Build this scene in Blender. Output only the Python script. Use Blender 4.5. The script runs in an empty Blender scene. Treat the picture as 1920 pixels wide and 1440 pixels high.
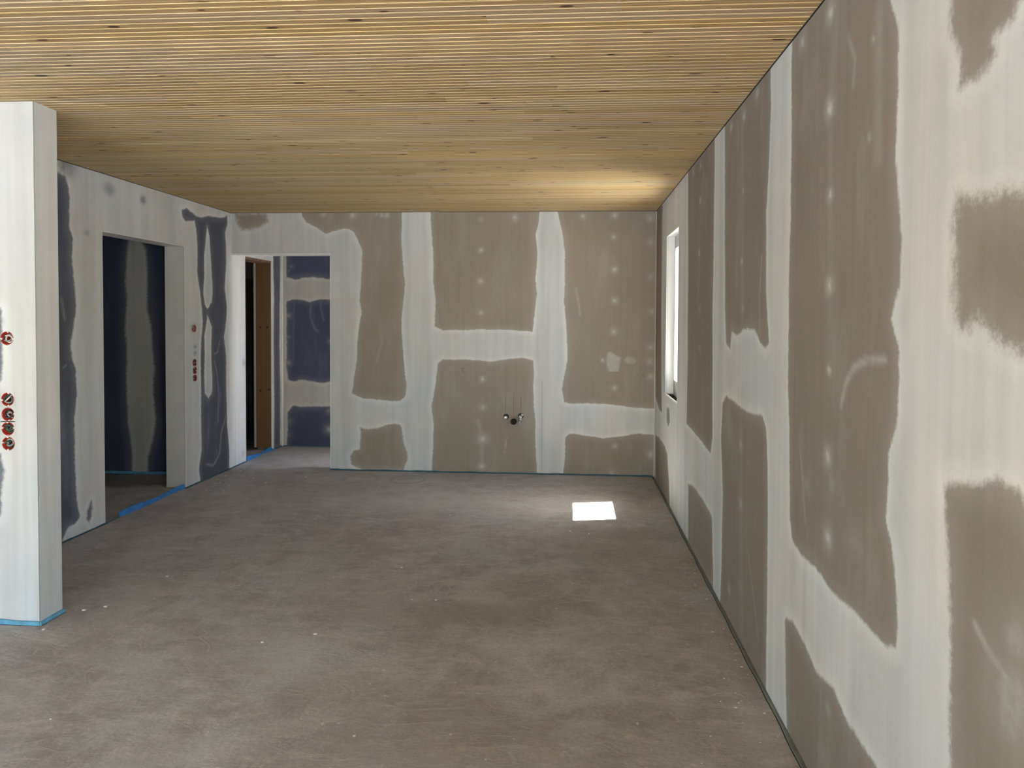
import bpy, math, random
import numpy as np
from mathutils import Matrix, Vector
random.seed(7); rng = np.random.default_rng(7)
C = bpy.context.scene.collection
SC = bpy.context.scene

# ------------------------------------------------------------------ camera, sky, sun, exposure
cam = bpy.data.cameras.new('camera'); co = bpy.data.objects.new('camera', cam); C.objects.link(co)
F, CX, CY, YAW, PITCH, ROLL, CH = 1288.03, 983.67, 630.16, .0677, .0263, .0057, 1.4915
cy_, sy_ = math.cos(YAW), math.sin(YAW); cp, sp = math.cos(PITCH), math.sin(PITCH); cr, sr = math.cos(ROLL), math.sin(ROLL)
r0 = Vector((cy_, sy_, 0)); fh = Vector((-sy_, cy_, 0)); zz = Vector((0, 0, 1))
fw = cp * fh - sp * zz; u0 = sp * fh + cp * zz
rt = cr * r0 + sr * u0; up = cr * u0 - sr * r0
m = Matrix.Identity(4)
for i in range(3): m[i][0] = rt[i]; m[i][1] = up[i]; m[i][2] = -fw[i]
m[2][3] = CH
co.matrix_world = m
cam.sensor_width = 36; cam.lens = F * 36 / 1920; cam.shift_x = (960 - CX) / 1920; cam.shift_y = (CY - 720) / 1920
cam.clip_start = .05; cam.clip_end = 200
SC.camera = co

W = bpy.data.worlds.new('sky'); SC.world = W; W.use_nodes = True
wt = W.node_tree; wt.nodes.clear()
sky = wt.nodes.new('ShaderNodeTexSky'); sky.sky_type = 'NISHITA'; sky.sun_disc = False
sky.sun_elevation = math.radians(62); sky.sun_rotation = math.radians(90); sky.dust_density = 2.0
bg = wt.nodes.new('ShaderNodeBackground'); bg.inputs[1].default_value = 0.75
wo = wt.nodes.new('ShaderNodeOutputWorld')
wt.links.new(sky.outputs[0], bg.inputs[0]); wt.links.new(bg.outputs[0], wo.inputs[0])

sun = bpy.data.lights.new('sun', 'SUN'); sun.energy = 38.0; sun.angle = math.radians(.6); sun.color = (1, .97, .93)
so = bpy.data.objects.new('sun', sun); C.objects.link(so)
SUN_DIR = Vector((-1, -.21, -1.95)).normalized()           # the way the sunlight travels
so.rotation_euler = SUN_DIR.to_track_quat('-Z', 'Y').to_euler(); so.location = (8, 3, 12)

vs = SC.view_settings; vs.view_transform = 'Standard'; vs.look = 'None'; vs.gamma = 1; vs.use_curve_mapping = False
SC.display_settings.display_device = 'sRGB'
vs.exposure = 1.46
cyc = SC.cycles
cyc.use_denoising = True
try: cyc.denoiser = 'OPENIMAGEDENOISE'
except Exception: pass
cyc.use_adaptive_sampling = True; cyc.adaptive_threshold = .015; cyc.max_bounces = 10; cyc.diffuse_bounces = 6; cyc.glossy_bounces = 4; cyc.transparent_max_bounces = 8
cyc.sample_clamp_indirect = 40.0; cyc.caustics_reflective = True; cyc.blur_glossy = .5

def portal(name, loc, rot, sx, sy):                         # a portal only guides the sky's own light through an opening
    l = bpy.data.lights.new(name, 'AREA'); l.shape = 'RECTANGLE'; l.size = sx; l.size_y = sy; l.cycles.is_portal = True
    o = bpy.data.objects.new(name, l); o.location = loc; o.rotation_euler = rot; C.objects.link(o)

# ------------------------------------------------------------------ dimensions (metres)
R, D, L, H = .79, 6.522, -3.322, 2.5
PX, PY0, PY1 = -2.541, 3.105, 3.251        # free end of the stub wall
HZ, HX, HY = 2.103, -2.332, 7.68           # hall opening, hall back wall
REAR, FARL = -4.6, -7.0                    # the room behind the camera
BT = .0125                                 # plasterboard thickness
D1 = (4.669, 5.705, 2.09); D2 = (6.806, 7.442, 2.105)
LB = -3.495                                # far face of the left wall
WY0, WY1, WZ0, WZ1 = 5.165, 5.80, .865, 2.175
portal('portal_rear', (-1.9, REAR - .1, 1.15), (math.radians(90), 0, 0), 5.0, 2.2)
portal('portal_side', (FARL - .1, -1.6, 1.15), (math.radians(90), 0, math.radians(-90)), 3.6, 2.2)
portal('portal_slit', (R + .15, 5.465, 1.52), (math.radians(90), 0, math.radians(90)), .66, 1.3)
portal('portal_right', (R + .3, -1.05, 1.15), (math.radians(90), 0, math.radians(90)), 2.7, 2.3)
portal('portal_hall', (-1.0, 6.87, 1.1), (math.radians(90), 0, math.radians(90)), .3, 2.1)
D_back = [(0.03,[(-3.284,2.496),(-2.963,2.495),(-2.947,2.417),(-3.017,2.366),(-3.15,2.33),(-3.22,2.33),(-3.257,2.393)]),(0.007,[(-2.622,2.596),(-1.626,2.591),(-1.626,2.499),(-1.631,2.234),(-1.6,1.825),(-1.636,1.44),(-1.609,1.055),(-1.578,0.823),(-1.593,0.72),(-1.64,0.683),(-1.724,0.677),(-1.881,0.695),(-2.013,0.709),(-2.076,0.734),(-2.118,0.749),(-2.102,0.868),(-2.071,1.091),(-2.065,1.257),(-2.033,1.464),(-2.018,1.536),(-2.039,1.67),(-2.017,2.019),(-2.017,2.132),(-2.049,2.209),(-2.096,2.307),(-2.143,2.337),(-2.196,2.348),(-2.301,2.317),(-2.375,2.287),(-2.454,2.349),(-2.538,2.39),(-2.57,2.406),(-2.612,2.468)]),(0.01,[(-2.039,0.428),(-1.96,0.403),(-1.881,0.41),(-1.776,0.448),(-1.703,0.465),(-1.645,0.455),(-1.624,0.424),(-1.608,0.28),(-1.577,0.187),(-1.566,0.125),(-1.608,0.01),(-2.019,0.007),(-2.077,0.032),(-2.119,0.057),(-2.14,0.135),(-2.098,0.203),(-2.045,0.209),(-2.039,0.35)]),(0.007,[(-1.352,2.589),(-1.352,2.498),(-1.331,2.208),(-1.32,1.826),(-1.299,1.637),(-1.308,1.406),(-1.231,1.366),(-0.921,1.378),(-0.614,1.38),(-0.364,1.357),(-0.35,1.524),(-0.326,1.732),(-0.342,1.868),(-0.323,2.11),(-0.345,2.282),(-0.315,2.397),(-0.306,2.493),(-0.306,2.583)]),(0.007,[(-1.276,1.048),(-1.23,1.089),(-1.018,1.091),(-0.766,1.073),(-0.613,1.095),(-0.46,1.112),(-0.363,1.088),(-0.352,0.971),(-0.361,0.838),(-0.35,0.685),(-0.334,0.497),(-0.333,0.303),(-0.31,-0.055),(-1.336,-0.078),(-1.326,0.187),(-1.317,0.481),(-1.338,0.636),(-1.297,0.868)]),(0.007,[(-0.135,2.582),(-0.134,2.492),(-0.088,2.301),(-0.066,2.11),(-0.064,1.828),(-0.073,1.642),(-0.045,1.354),(-0.039,1.111),(-0.058,0.974),(-0.082,0.821),(-0.066,0.689),(0.035,0.681),(0.227,0.688),(0.337,0.68),(0.563,0.658),(0.678,0.644),(0.902,0.648),(0.881,2.576)]),(0.007,[(-0.053,0.364),(0.002,0.395),(0.154,0.378),(0.305,0.355),(0.456,0.373),(0.605,0.406),(0.905,0.396),(0.91,-0.079),(-0.081,-0.076),(-0.052,0.155)])]
D_back_spots = [(-0.868,2.425,0.022,0.5),(-0.543,2.443,0.03,0.8),(-0.867,2.135,0.025,0.9),(-0.866,1.842,0.025,0.9),(-0.861,1.541,0.023,0.7),(-0.843,0.903,0.026,0.95),(-0.841,0.631,0.028,0.85),(-0.84,0.332,0.045,1),(-0.849,0.066,0.034,1),(0.103,2.453,0.026,0.9),(0.399,2.458,0.032,0.9),(0.391,2.257,0.025,0.8),(0.403,1.952,0.03,0.9),(0.406,1.66,0.03,0.9),(0.399,1.368,0.03,0.8),(0.414,0.833,0.026,0.8),(0.419,0.282,0.025,0.8),(0.298,1.097,0.016,0.9),(0.393,0.021,0.04,0.6),(0.734,2.437,0.04,0.7),(0.736,2.204,0.03,0.6),(0.739,1.886,0.03,0.5),(0.752,1.558,0.03,0.6),(0.746,1.22,0.034,0.7),(0.738,1.088,0.034,0.6),(0.749,0.947,0.034,0.8),(0.757,0.209,0.038,1),(-1.875,2.477,0.02,0.4),(-1.822,2.473,0.023,0.8),(-2.395,2.482,0.025,0.8),(-2.111,2.47,0.03,0.9),(-1.777,2.469,0.028,0.8)]
D_back_patches = [(0.6,[(0.338,1.16),(0.363,1.18),(0.408,1.156),(0.469,1.121),(0.45,0.99),(0.355,0.989),(0.334,1.074)]),(0.38,[(0.494,1.101),(0.529,1.132),(0.588,1.127),(0.619,1.092),(0.579,1.062),(0.524,1.066)])]
D_left = [(0.012,[(4.042,2.389),(4.249,2.416),(4.324,2.407),(4.352,2.332),(4.361,2.264),(4.353,2.072),(4.386,2.006),(4.374,1.888),(4.387,1.771),(4.404,1.615),(4.403,1.533),(4.382,1.436),(4.355,1.294),(4.368,1.208),(4.396,1.128),(4.404,0.965),(4.381,0.81),(4.381,0.489),(4.392,0.244),(4.426,0.122),(4.38,0.089),(4.306,0.086),(4.282,0.054),(4.252,0.0),(4.222,-0.137),(4.001,-0.057)]),(0.015,[(4.531,0.207),(4.541,0.156),(4.529,0.092),(4.508,0.058),(4.482,0.091),(4.493,0.151)]),(0.01,[(5.667,2.399),(5.749,2.425),(5.832,2.401),(5.892,2.377),(5.989,2.382),(6.117,2.411),(6.24,2.414),(6.389,2.436),(6.45,2.475),(6.46,2.384),(6.407,2.301),(6.426,2.124),(6.424,1.97),(6.391,1.763),(6.44,1.585),(6.418,1.456),(6.375,1.298),(6.414,1.091),(6.41,0.745),(6.437,0.374),(6.466,0.186),(6.464,0.008),(6.463,-0.107),(5.941,-0.056),(5.941,0.007),(5.916,0.118),(5.963,0.283),(5.957,0.583),(5.96,0.795),(5.955,1.117),(5.966,1.265),(5.995,1.438),(5.978,1.553),(5.954,1.711),(5.912,1.87),(5.915,2.107),(5.899,2.247),(5.874,2.337),(5.814,2.32),(5.723,2.307),(5.683,2.337)])]
D_left_eyes = [(0.008,[(6.079,2.332),(6.115,2.24),(6.14,2.047),(6.157,1.886),(6.174,1.719),(6.154,1.62),(6.078,1.555),(6.024,1.617),(6.007,1.713),(6.027,1.878),(6.029,2.037),(6.059,2.233)]),(0.008,[(6.078,1.506),(6.151,1.393),(6.14,1.215),(6.154,0.843),(6.144,0.774),(6.087,0.736),(6.023,0.788),(6.016,0.92),(6.028,1.157),(6.02,1.307),(6.058,1.413)])]
D_left_dim = [(4.753,2.4,0.06,0.45),(5.141,2.39,0.04,0.6),(4.335,2.472,0.09,0.5),(6.782,1.021,0.05,0.35),(6.749,0.099,0.04,0.25),(5.869,1.221,0.025,0.5),(5.868,1.165,0.025,0.5),(4.518,2.058,0.03,0.3)]
D_hall = [(0.012,[(-3.258,2.429),(-2.493,2.427),(-2.617,1.943),(-2.748,1.919),(-2.866,1.937),(-2.959,1.949),(-3.053,1.936),(-3.165,1.912),(-3.259,1.942)]),(0.012,[(-3.26,1.661),(-3.179,1.692),(-3.085,1.686),(-2.991,1.662),(-2.866,1.693),(-2.617,1.694),(-2.619,0.75),(-2.75,0.748),(-2.837,0.729),(-2.931,0.746),(-3.088,0.769),(-3.182,0.743),(-3.245,0.767),(-3.263,0.902)]),(0.012,[(-3.246,0.398),(-3.183,0.467),(-3.088,0.456),(-2.932,0.464),(-2.619,0.462),(-2.62,-0.071),(-3.266,-0.084)])]
D_hall_spots = [(-3.234,2.021,0.02,0.4),(-3.236,1.503,0.04,0.6),(-3.237,1.258,0.03,0.4),(-3.238,0.964,0.04,0.6),(-3.234,0.287,0.05,0.4),(-3.247,0.133,0.05,0.3),(-2.763,0.203,0.05,0.9),(-2.769,0.417,0.04,0.5),(-2.749,1.213,0.03,0.5),(-3.209,2.064,0.03,0.3)]
D_side = [(0.02,[(-4.141,2.252),(-4.069,2.251),(-3.986,2.122),(-3.968,1.913),(-3.976,1.558),(-3.936,1.363),(-3.913,1.022),(-3.926,0.756),(-3.897,0.525),(-3.93,0.312),(-3.978,0.17),(-3.98,-0.058),(-4.138,-0.061),(-4.135,0.218),(-4.169,0.485),(-4.176,0.843),(-4.173,1.201),(-4.187,1.376),(-4.168,1.642),(-4.182,1.822),(-4.164,2.087)])]
D_right = [(0.008,[(2.576,2.533),(2.575,2.504),(2.559,2.068),(2.566,1.587),(2.555,1.257),(2.534,1.066),(2.513,0.78),(2.485,0.702),(2.371,0.684),(2.244,0.694),(2.108,0.671),(1.951,0.682),(1.848,0.676),(1.755,0.675),(1.7,0.702),(1.697,0.758),(1.706,0.852),(1.722,0.912),(1.747,0.963),(1.769,0.997),(1.757,1.067),(1.756,1.167),(1.717,1.24),(1.708,1.338),(1.717,1.427),(1.755,1.492),(1.723,1.569),(1.714,1.684),(1.732,1.783),(1.75,1.883),(1.743,2.043),(1.749,2.206),(1.795,2.291),(1.798,2.489),(2.034,2.549),(2.284,2.548)]),(0.008,[(3.668,2.515),(3.661,2.403),(3.631,1.901),(3.61,1.556),(3.562,1.365),(3.478,1.342),(3.449,1.43),(3.36,1.411),(3.209,1.447),(3.025,1.45),(2.939,1.399),(2.858,1.37),(2.806,1.393),(2.854,1.597),(2.872,1.924),(2.845,2.133),(2.833,2.343),(2.844,2.537),(3.223,2.558)]),(0.008,[(3.63,1.057),(3.547,1.102),(3.43,1.094),(3.14,1.076),(2.882,1.093),(2.825,1.047),(2.803,0.911),(2.785,0.701),(2.781,0.487),(2.779,0.164),(2.779,0.03),(2.768,-0.046),(3.629,-0.024),(3.614,0.151),(3.603,0.602),(3.657,0.871)]),(0.006,[(4.799,2.507),(4.75,1.818),(4.727,1.187),(4.741,0.774),(4.287,0.761),(3.926,0.733),(3.874,0.833),(3.913,1.451),(3.909,1.862),(3.911,2.347),(3.924,2.557)]),(0.012,[(4.65,0.393),(4.411,0.416),(4.093,0.415),(3.86,0.388),(3.81,0.047),(3.807,-0.011),(4.622,0.004)]),(0.008,[(6.628,2.569),(6.087,2.481),(6.117,2.416),(6.114,1.949),(6.111,1.481),(6.072,1.014),(6.008,0.672),(6.228,0.689),(6.47,0.758)]),(0.01,[(5.714,0.765),(5.561,0.777),(5.523,0.675),(5.608,0.61),(5.705,0.648)]),(0.012,[(6.44,0.413),(6.169,0.435),(5.817,0.428),(5.653,0.393),(5.547,0.22),(5.47,0.004),(6.401,-0.028)]),(0.02,[(1.526,2.445),(1.523,2.278),(1.519,2.165),(1.516,2.097),(1.484,2.041),(1.473,2.004),(1.481,1.969),(1.402,1.968),(1.353,1.991),(1.367,2.021),(1.315,2.034),(1.291,2.061),(1.232,2.256)]),(0.03,[(1.476,1.75),(1.393,1.73),(1.311,1.73),(1.267,1.717),(1.054,1.675),(1.045,1.424),(1.256,1.432),(1.332,1.453),(1.384,1.493),(1.428,1.477),(1.466,1.482),(1.484,1.548),(1.482,1.63),(1.49,1.697)]),(0.014,[(1.499,1.143),(1.407,1.174),(1.314,1.196),(1.261,1.192),(1.225,1.164),(1.116,1.078),(1.093,0.756),(1.084,0.512),(1.424,0.187),(1.455,0.565),(1.463,0.667),(1.465,0.807),(1.48,0.94),(1.489,1.05)]),(0.01,[(2.55,0.395),(2.471,0.42),(2.331,0.401),(2.229,0.364),(2.074,0.389),(1.992,0.356),(1.85,0.353),(1.786,0.345),(1.631,0.334),(1.57,0.048),(2.072,-0.104),(2.496,-0.048),(2.53,0.138)])]
D_right_spots = [(2.202,2.436,0.032,0.9),(2.457,2.451,0.035,0.7),(2.193,2.143,0.035,1),(2.176,1.875,0.024,0.9),(2.168,1.597,0.03,1),(2.16,1.336,0.018,1),(2.161,1.068,0.032,0.9),(2.149,0.823,0.035,0.8),(2.125,0.303,0.03,0.4),(1.893,2.231,0.012,0.5),(1.905,1.98,0.012,0.6),(3.264,2.43,0.025,0.8),(3.52,2.452,0.025,0.7),(3.038,2.462,0.035,0.5),(3.265,2.087,0.02,0.6),(3.266,1.761,0.024,0.7),(3.244,1.542,0.03,0.4),(3.238,0.906,0.03,0.6),(3.223,0.636,0.04,0.45),(3.432,0.153,0.03,0.5),(3.201,0.257,0.04,0.3),(4.328,2.439,0.025,0.8),(4.589,2.455,0.03,0.6),(4.331,2.224,0.03,0.7),(4.345,1.903,0.03,0.7),(4.304,1.551,0.03,0.4),(4.288,1.308,0.03,0.4),(6.377,2.431,0.02,0.6),(5.129,0.576,0.02,0.6),(2.346,0.937,0.05,0.2),(2.123,0.999,0.06,0.22),(1.96,0.874,0.05,0.2),(1.917,0.866,0.05,0.15),(1.258,0.926,0.06,0.3),(1.262,0.819,0.09,0.35),(1.275,0.773,0.06,0.3),(1.822,0.828,0.08,0.12)]
D_right_strokes = [(0.012,0.5,[(2.064,1.241),(2.035,1.307),(1.981,1.357),(1.895,1.384),(1.786,1.392)]),(0.008,0.35,[(2.417,1.049),(2.384,0.946),(2.351,0.809)]),(0.01,0.5,[(1.382,0.9),(1.342,0.871),(1.282,0.845)]),(0.01,0.3,[(2.017,2.154),(2.009,2.226),(2.061,2.306)]),(0.006,0.3,[(3.088,0.47),(2.99,0.317),(2.896,0.152)]),(0.008,0.4,[(2.939,1.399),(2.957,1.579),(2.933,1.756)]),(0.03,0.15,[(2.147,2.452),(2.188,2.142),(2.163,1.686),(2.155,1.328)]),(0.03,0.2,[(1.855,2.291),(1.847,1.906)]),(0.03,0.14,[(3.297,2.484),(3.241,1.488)]),(0.03,0.14,[(3.243,0.992),(3.19,0.063)])]
D_left_strokes = [(0.008,0.4,[(6.195,1.078),(6.242,0.955),(6.269,0.751),(6.256,0.499)]),(0.012,0.4,[(6.408,0.529),(6.315,0.389),(6.282,0.191),(6.164,0.099),(6.052,0.133)]),(0.008,0.35,[(6.295,1.254),(6.254,1.155),(6.196,1.138)]),(0.01,0.3,[(4.273,1.601),(4.304,1.461)]),(0.006,0.35,[(4.28,1.147),(4.309,1.163)])]
D_back_strokes = [(0.008,0.35,[(0.042,1.778),(0.084,1.526)]),(0.006,0.4,[(-0.629,0.195),(-0.609,0.349)]),(0.01,0.2,[(-1.845,1.439),(-1.824,1.259),(-1.881,1.052)]),(0.02,0.25,[(-0.887,0.498),(-0.845,0.345),(-0.849,0.036)])]
D_pier = [(0.01,[(-2.965,1.53),(-2.719,1.519),(-2.716,1.366),(-2.716,1.238),(-2.725,1.174),(-2.972,1.158)]),(0.01,[(-2.977,0.849),(-2.727,0.828),(-2.712,0.751),(-2.716,0.699),(-2.728,0.622),(-2.731,0.544),(-2.743,0.518),(-2.983,0.499)])]

# ------------------------------------------------------------------ node helpers and materials
def new_mat(name):
    M = bpy.data.materials.new(name); M.use_nodes = True; nt = M.node_tree
    b = nt.nodes['Principled BSDF']; return M, nt, b
def N(nt, t, **k):
    n = nt.nodes.new(t)
    for a, v in k.items(): setattr(n, a, v)
    return n
def lk(nt, a, b): nt.links.new(a, b)
def val(nt, v, sock):
    if hasattr(v, 'is_output') or isinstance(v, bpy.types.NodeSocket): nt.links.new(v, sock)
    else: sock.default_value = v
def mth(nt, op, a, b=0.0, c=None, clamp=False):
    n = N(nt, 'ShaderNodeMath', operation=op, use_clamp=clamp); val(nt, a, n.inputs[0]); val(nt, b, n.inputs[1])
    if c is not None: val(nt, c, n.inputs[2])
    return n.outputs[0]
def mixc(nt, f, a, b, mode='MIX'):
    n = N(nt, 'ShaderNodeMix', data_type='RGBA', blend_type=mode); val(nt, f, n.inputs[0])
    for v, s in ((a, n.inputs[6]), (b, n.inputs[7])):
        if isinstance(v, tuple): s.default_value = (*v, 1)
        else: nt.links.new(v, s)
    return n.outputs[2]
def mrange(nt, v, a, b, c=0.0, d=1.0, smooth=False):
    n = N(nt, 'ShaderNodeMapRange'); n.clamp = True
    if smooth: n.interpolation_type = 'SMOOTHSTEP'
    for s, x in zip(n.inputs[:5], (v, a, b, c, d)): val(nt, x, s)
    return n.outputs[0]
def noise(nt, vec, scale, detail=3, rough=.55, off=None):
    n = N(nt, 'ShaderNodeTexNoise'); n.inputs['Scale'].default_value = scale; n.inputs['Detail'].default_value = detail
    n.inputs['Roughness'].default_value = rough; lk(nt, vec, n.inputs['Vector']); return n.outputs[0]
def scaled(nt, vec, sx, sy, sz, loc=(0, 0, 0)):
    n = N(nt, 'ShaderNodeMapping'); n.inputs['Scale'].default_value = (sx, sy, sz); n.inputs['Location'].default_value = loc
    lk(nt, vec, n.inputs['Vector']); return n.outputs[0]
def bump(nt, b, h, dist, strength=1.0):
    n = N(nt, 'ShaderNodeBump'); n.inputs['Distance'].default_value = dist; n.inputs['Strength'].default_value = strength
    lk(nt, h, n.inputs['Height']); lk(nt, n.outputs[0], b.inputs['Normal'])
def flat(name, col, rough=.6, metal=0.0, var=0.0, scale=20, bmp=0.0):
    M, nt, b = new_mat(name)
    b.inputs['Roughness'].default_value = rough; b.inputs['Metallic'].default_value = metal
    tc = N(nt, 'ShaderNodeTexCoord').outputs['Object']
    n = noise(nt, tc, scale, 4)
    lo = tuple(c * (1 - var) for c in col); hi = tuple(min(1, c * (1 + var)) for c in col)
    lk(nt, mixc(nt, mrange(nt, n, .3, .7), lo, hi), b.inputs['Base Color'])
    if bmp: bump(nt, b, n, bmp)
    return M

def board_mat(name, paper, compound=(.65, .65, .645), dusty=.12):
    """plasterboard paper with joint compound; attributes: sd (metres, >0 on bare paper), soft, spot (filler on top)"""
    M, nt, b = new_mat(name); b.inputs['Roughness'].default_value = .88
    b.inputs['Specular IOR Level'].default_value = .25
    tc = N(nt, 'ShaderNodeTexCoord').outputs['Object']
    sd = N(nt, 'ShaderNodeAttribute', attribute_name='sd').outputs['Fac']
    so_ = N(nt, 'ShaderNodeAttribute', attribute_name='soft').outputs['Fac']
    sp_ = N(nt, 'ShaderNodeAttribute', attribute_name='spot').outputs['Fac']
    n1 = noise(nt, scaled(nt, tc, 9, 9, 3.5), 1, 3); n2 = noise(nt, tc, 45, 4, .6); n3 = noise(nt, scaled(nt, tc, 160, 160, 160), 1, 2)
    e = mth(nt, 'ADD', sd, mth(nt, 'MULTIPLY', mth(nt, 'SUBTRACT', n1, .5), .024))
    e = mth(nt, 'ADD', e, mth(nt, 'MULTIPLY', mth(nt, 'SUBTRACT', n2, .5), mth(nt, 'ADD', mth(nt, 'MULTIPLY', so_, 1.6), .009)))
    e = mth(nt, 'ADD', e, mth(nt, 'MULTIPLY', mth(nt, 'SUBTRACT', n3, .5), mth(nt, 'MULTIPLY', so_, .9)))
    bare = mrange(nt, e, mth(nt, 'MULTIPLY', so_, -1.0), so_, 0, 1, True)
    thin = mrange(nt, e, 0.0, mth(nt, 'ADD', mth(nt, 'MULTIPLY', so_, 2.0), .05), .16, 0)      # smeared rim on the paper
    rim = mth(nt, 'MULTIPLY', mrange(nt, e, -.055, -.008), mrange(nt, e, 0.0, .01, 1, 0))
    big = noise(nt, tc, 1.3, 3); mid = noise(nt, tc, 5, 4, .6); streak = noise(nt, scaled(nt, tc, 30, 30, 1.2), 1, 4, .6)
    fine = noise(nt, tc, 220, 2); band = noise(nt, scaled(nt, tc, 7, 7, .5), 1, 2, .5); band2 = noise(nt, scaled(nt, tc, 26, 26, .8, (3, 1, 2)), 1, 2, .5)
    hue = noise(nt, scaled(nt, tc, 2.2, 2.2, 1.6, (7, 7, 7)), 1, 2)
    pv = mth(nt, 'ADD', mth(nt, 'MULTIPLY', mth(nt, 'SUBTRACT', big, .5), .28), mth(nt, 'MULTIPLY', mth(nt, 'SUBTRACT', streak, .5), .22))
    pv = mth(nt, 'ADD', pv, mth(nt, 'MULTIPLY', mth(nt, 'SUBTRACT', fine, .5), .14)); pv = mth(nt, 'ADD', pv, 1.0)
    cv_ = mth(nt, 'ADD', mth(nt, 'MULTIPLY', mth(nt, 'SUBTRACT', mid, .5), .16), mth(nt, 'MULTIPLY', mth(nt, 'SUBTRACT', streak, .5), .16))
    cv_ = mth(nt, 'ADD', cv_, mth(nt, 'ADD', mth(nt, 'MULTIPLY', mth(nt, 'SUBTRACT', band, .5), .34), mth(nt, 'MULTIPLY', mth(nt, 'SUBTRACT', band2, .5), .16)))
    cv_ = mth(nt, 'ADD', mth(nt, 'ADD', cv_, mth(nt, 'MULTIPLY', rim, .14)), .96)
    def times(col, f):
        n = N(nt, 'ShaderNodeVectorMath', operation='SCALE')
        if isinstance(col, tuple): n.inputs[0].default_value = col
        else: lk(nt, col, n.inputs[0])
        lk(nt, f, n.inputs['Scale']); return n.outputs[0]
    pcol = times(paper, pv)
    ccol = times(mixc(nt, mrange(nt, hue, .35, .65), tuple(c * k for c, k in zip(compound, (1.025, .99, .955))), tuple(c * k for c, k in zip(compound, (.975, 1.0, 1.015)))), cv_)
    smear = mth(nt, 'MULTIPLY', mrange(nt, noise(nt, scaled(nt, tc, 5, 5, 1.6), 1, 5, .65), .52, .75), dusty)
    cover = mth(nt, 'MAXIMUM', thin, mth(nt, 'MULTIPLY', sp_, mrange(nt, n2, .25, .6, .55, 1)))
    cover = mth(nt, 'MAXIMUM', cover, smear)
    pc = mixc(nt, cover, pcol, ccol)
    sh_ = N(nt, 'ShaderNodeAttribute', attribute_name='thin_fill').outputs['Fac']; ccol = mixc(nt, mth(nt, 'MULTIPLY', sh_, mrange(nt, n2, .3, .6, .5, 1)), ccol, pcol)
    lk(nt, mixc(nt, bare, ccol, pc), b.inputs['Base Color'])
    hgt = mth(nt, 'ADD', mth(nt, 'MULTIPLY', mth(nt, 'SUBTRACT', 1.0, bare), .6), mth(nt, 'MULTIPLY', streak, .5))
    hgt = mth(nt, 'ADD', hgt, mth(nt, 'MULTIPLY', mid, .8))
    bump(nt, b, hgt, .0012)
    return M

M_paper = board_mat('grey_brown_plasterboard', (.272, .230, .195), dusty=.2)
M_paper_back = board_mat('brown_plasterboard', (.335, .283, .232), dusty=.15)
M_blue = board_mat('blue_plasterboard', (.105, .112, .148), dusty=.22)
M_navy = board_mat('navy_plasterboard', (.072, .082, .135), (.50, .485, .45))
M_pier = board_mat('filled_plasterboard', (.12, .13, .17))
M_white = flat('white_reveal', (.87, .86, .84), .7, 0, .04, 4)
M_plaster = flat('filled_white_edge', (.74, .73, .70), .85, 0, .05, 6)
M_core = flat('masonry_core', (.20, .19, .18), .9, 0, .12, 6)
M_pvc = flat('white_window_frame', (.82, .83, .83), .35, 0, .02, 5)
M_seal = flat('black_gasket', (.012, .012, .013), .6, 0, .1)
M_dark = flat('dark_sill_gap', (.03, .028, .026), .9, 0, .5, 60, .004)
M_gap = flat('dark_joint', (.012, .014, .016), .9, 0, .3, 30)
M_bluefoam = flat('blue_edge_foam', (.03, .20, .52), .55, 0, .22, 25, .001)
M_palefoam = flat('pale_blue_edge_foam', (.13, .38, .55), .5, 0, .25, 25, .001)
M_tealfoam = flat('dark_teal_edge_foam', (.035, .12, .16), .6, 0, .3, 12, .001)
M_greyfoam = flat('grey_edge_foam', (.20, .22, .21), .6, 0, .2, 14, .001)
M_red = flat('red_box_plastic', (.42, .035, .018), .38, 0, .25, 60)
M_redshade = flat('shaded_red_box_plastic', (.20, .014, .008), .4, 0, .3, 60)  # the box red, darkened for the shade inside
M_cabg = flat('grey_cable', (.30, .31, .30), .45, 0, .15, 40)
M_cabw = flat('white_cable', (.66, .64, .58), .45, 0, .12, 40)
M_cabk = flat('black_cable', (.02, .022, .02), .4, 0, .2, 40)
M_cabgn = flat('dark_green_cable', (.05, .10, .075), .45, 0, .2, 40)
M_chrome = flat('chrome', (.85, .85, .86), .24, 1.0, .05, 30)
M_blackp = flat('black_drain_plastic', (.012, .012, .015), .35, 0, .2, 30)
M_pencil = flat('pencil', (.05, .05, .055), .8, 0, .2, 40)
M_alu = flat('aluminium_sill', (.93, .92, .90), .13, 1.0, .02, 8)
M_crumb = flat('plaster_crumb', (.78, .76, .70), .9, 0, .15, 60)
M_outwall = flat('pale_render', (.62, .60, .55), .9, 0, .08, 3)
M_film = flat('grey_cable_sleeve', (.22, .25, .28), .4, 0, .2, 20)

def glass_mat():
    M, nt, b = new_mat('window_glass'); nt.nodes.remove(b)
    tr = N(nt, 'ShaderNodeBsdfTransparent'); tr.inputs[0].default_value = (.93, .95, .94, 1)
    gl = N(nt, 'ShaderNodeBsdfGlossy'); gl.inputs['Roughness'].default_value = .02
    lw = N(nt, 'ShaderNodeLayerWeight'); lw.inputs[0].default_value = .5
    fr = mth(nt, 'MULTIPLY_ADD', mth(nt, 'POWER', lw.outputs['Facing'], 5.0), .95, .04)
    mx = N(nt, 'ShaderNodeMixShader'); lk(nt, fr, mx.inputs[0]); lk(nt, tr.outputs[0], mx.inputs[1]); lk(nt, gl.outputs[0], mx.inputs[2])
    lk(nt, mx.outputs[0], nt.nodes['Material Output'].inputs[0]); return M
M_glass = glass_mat()

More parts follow.
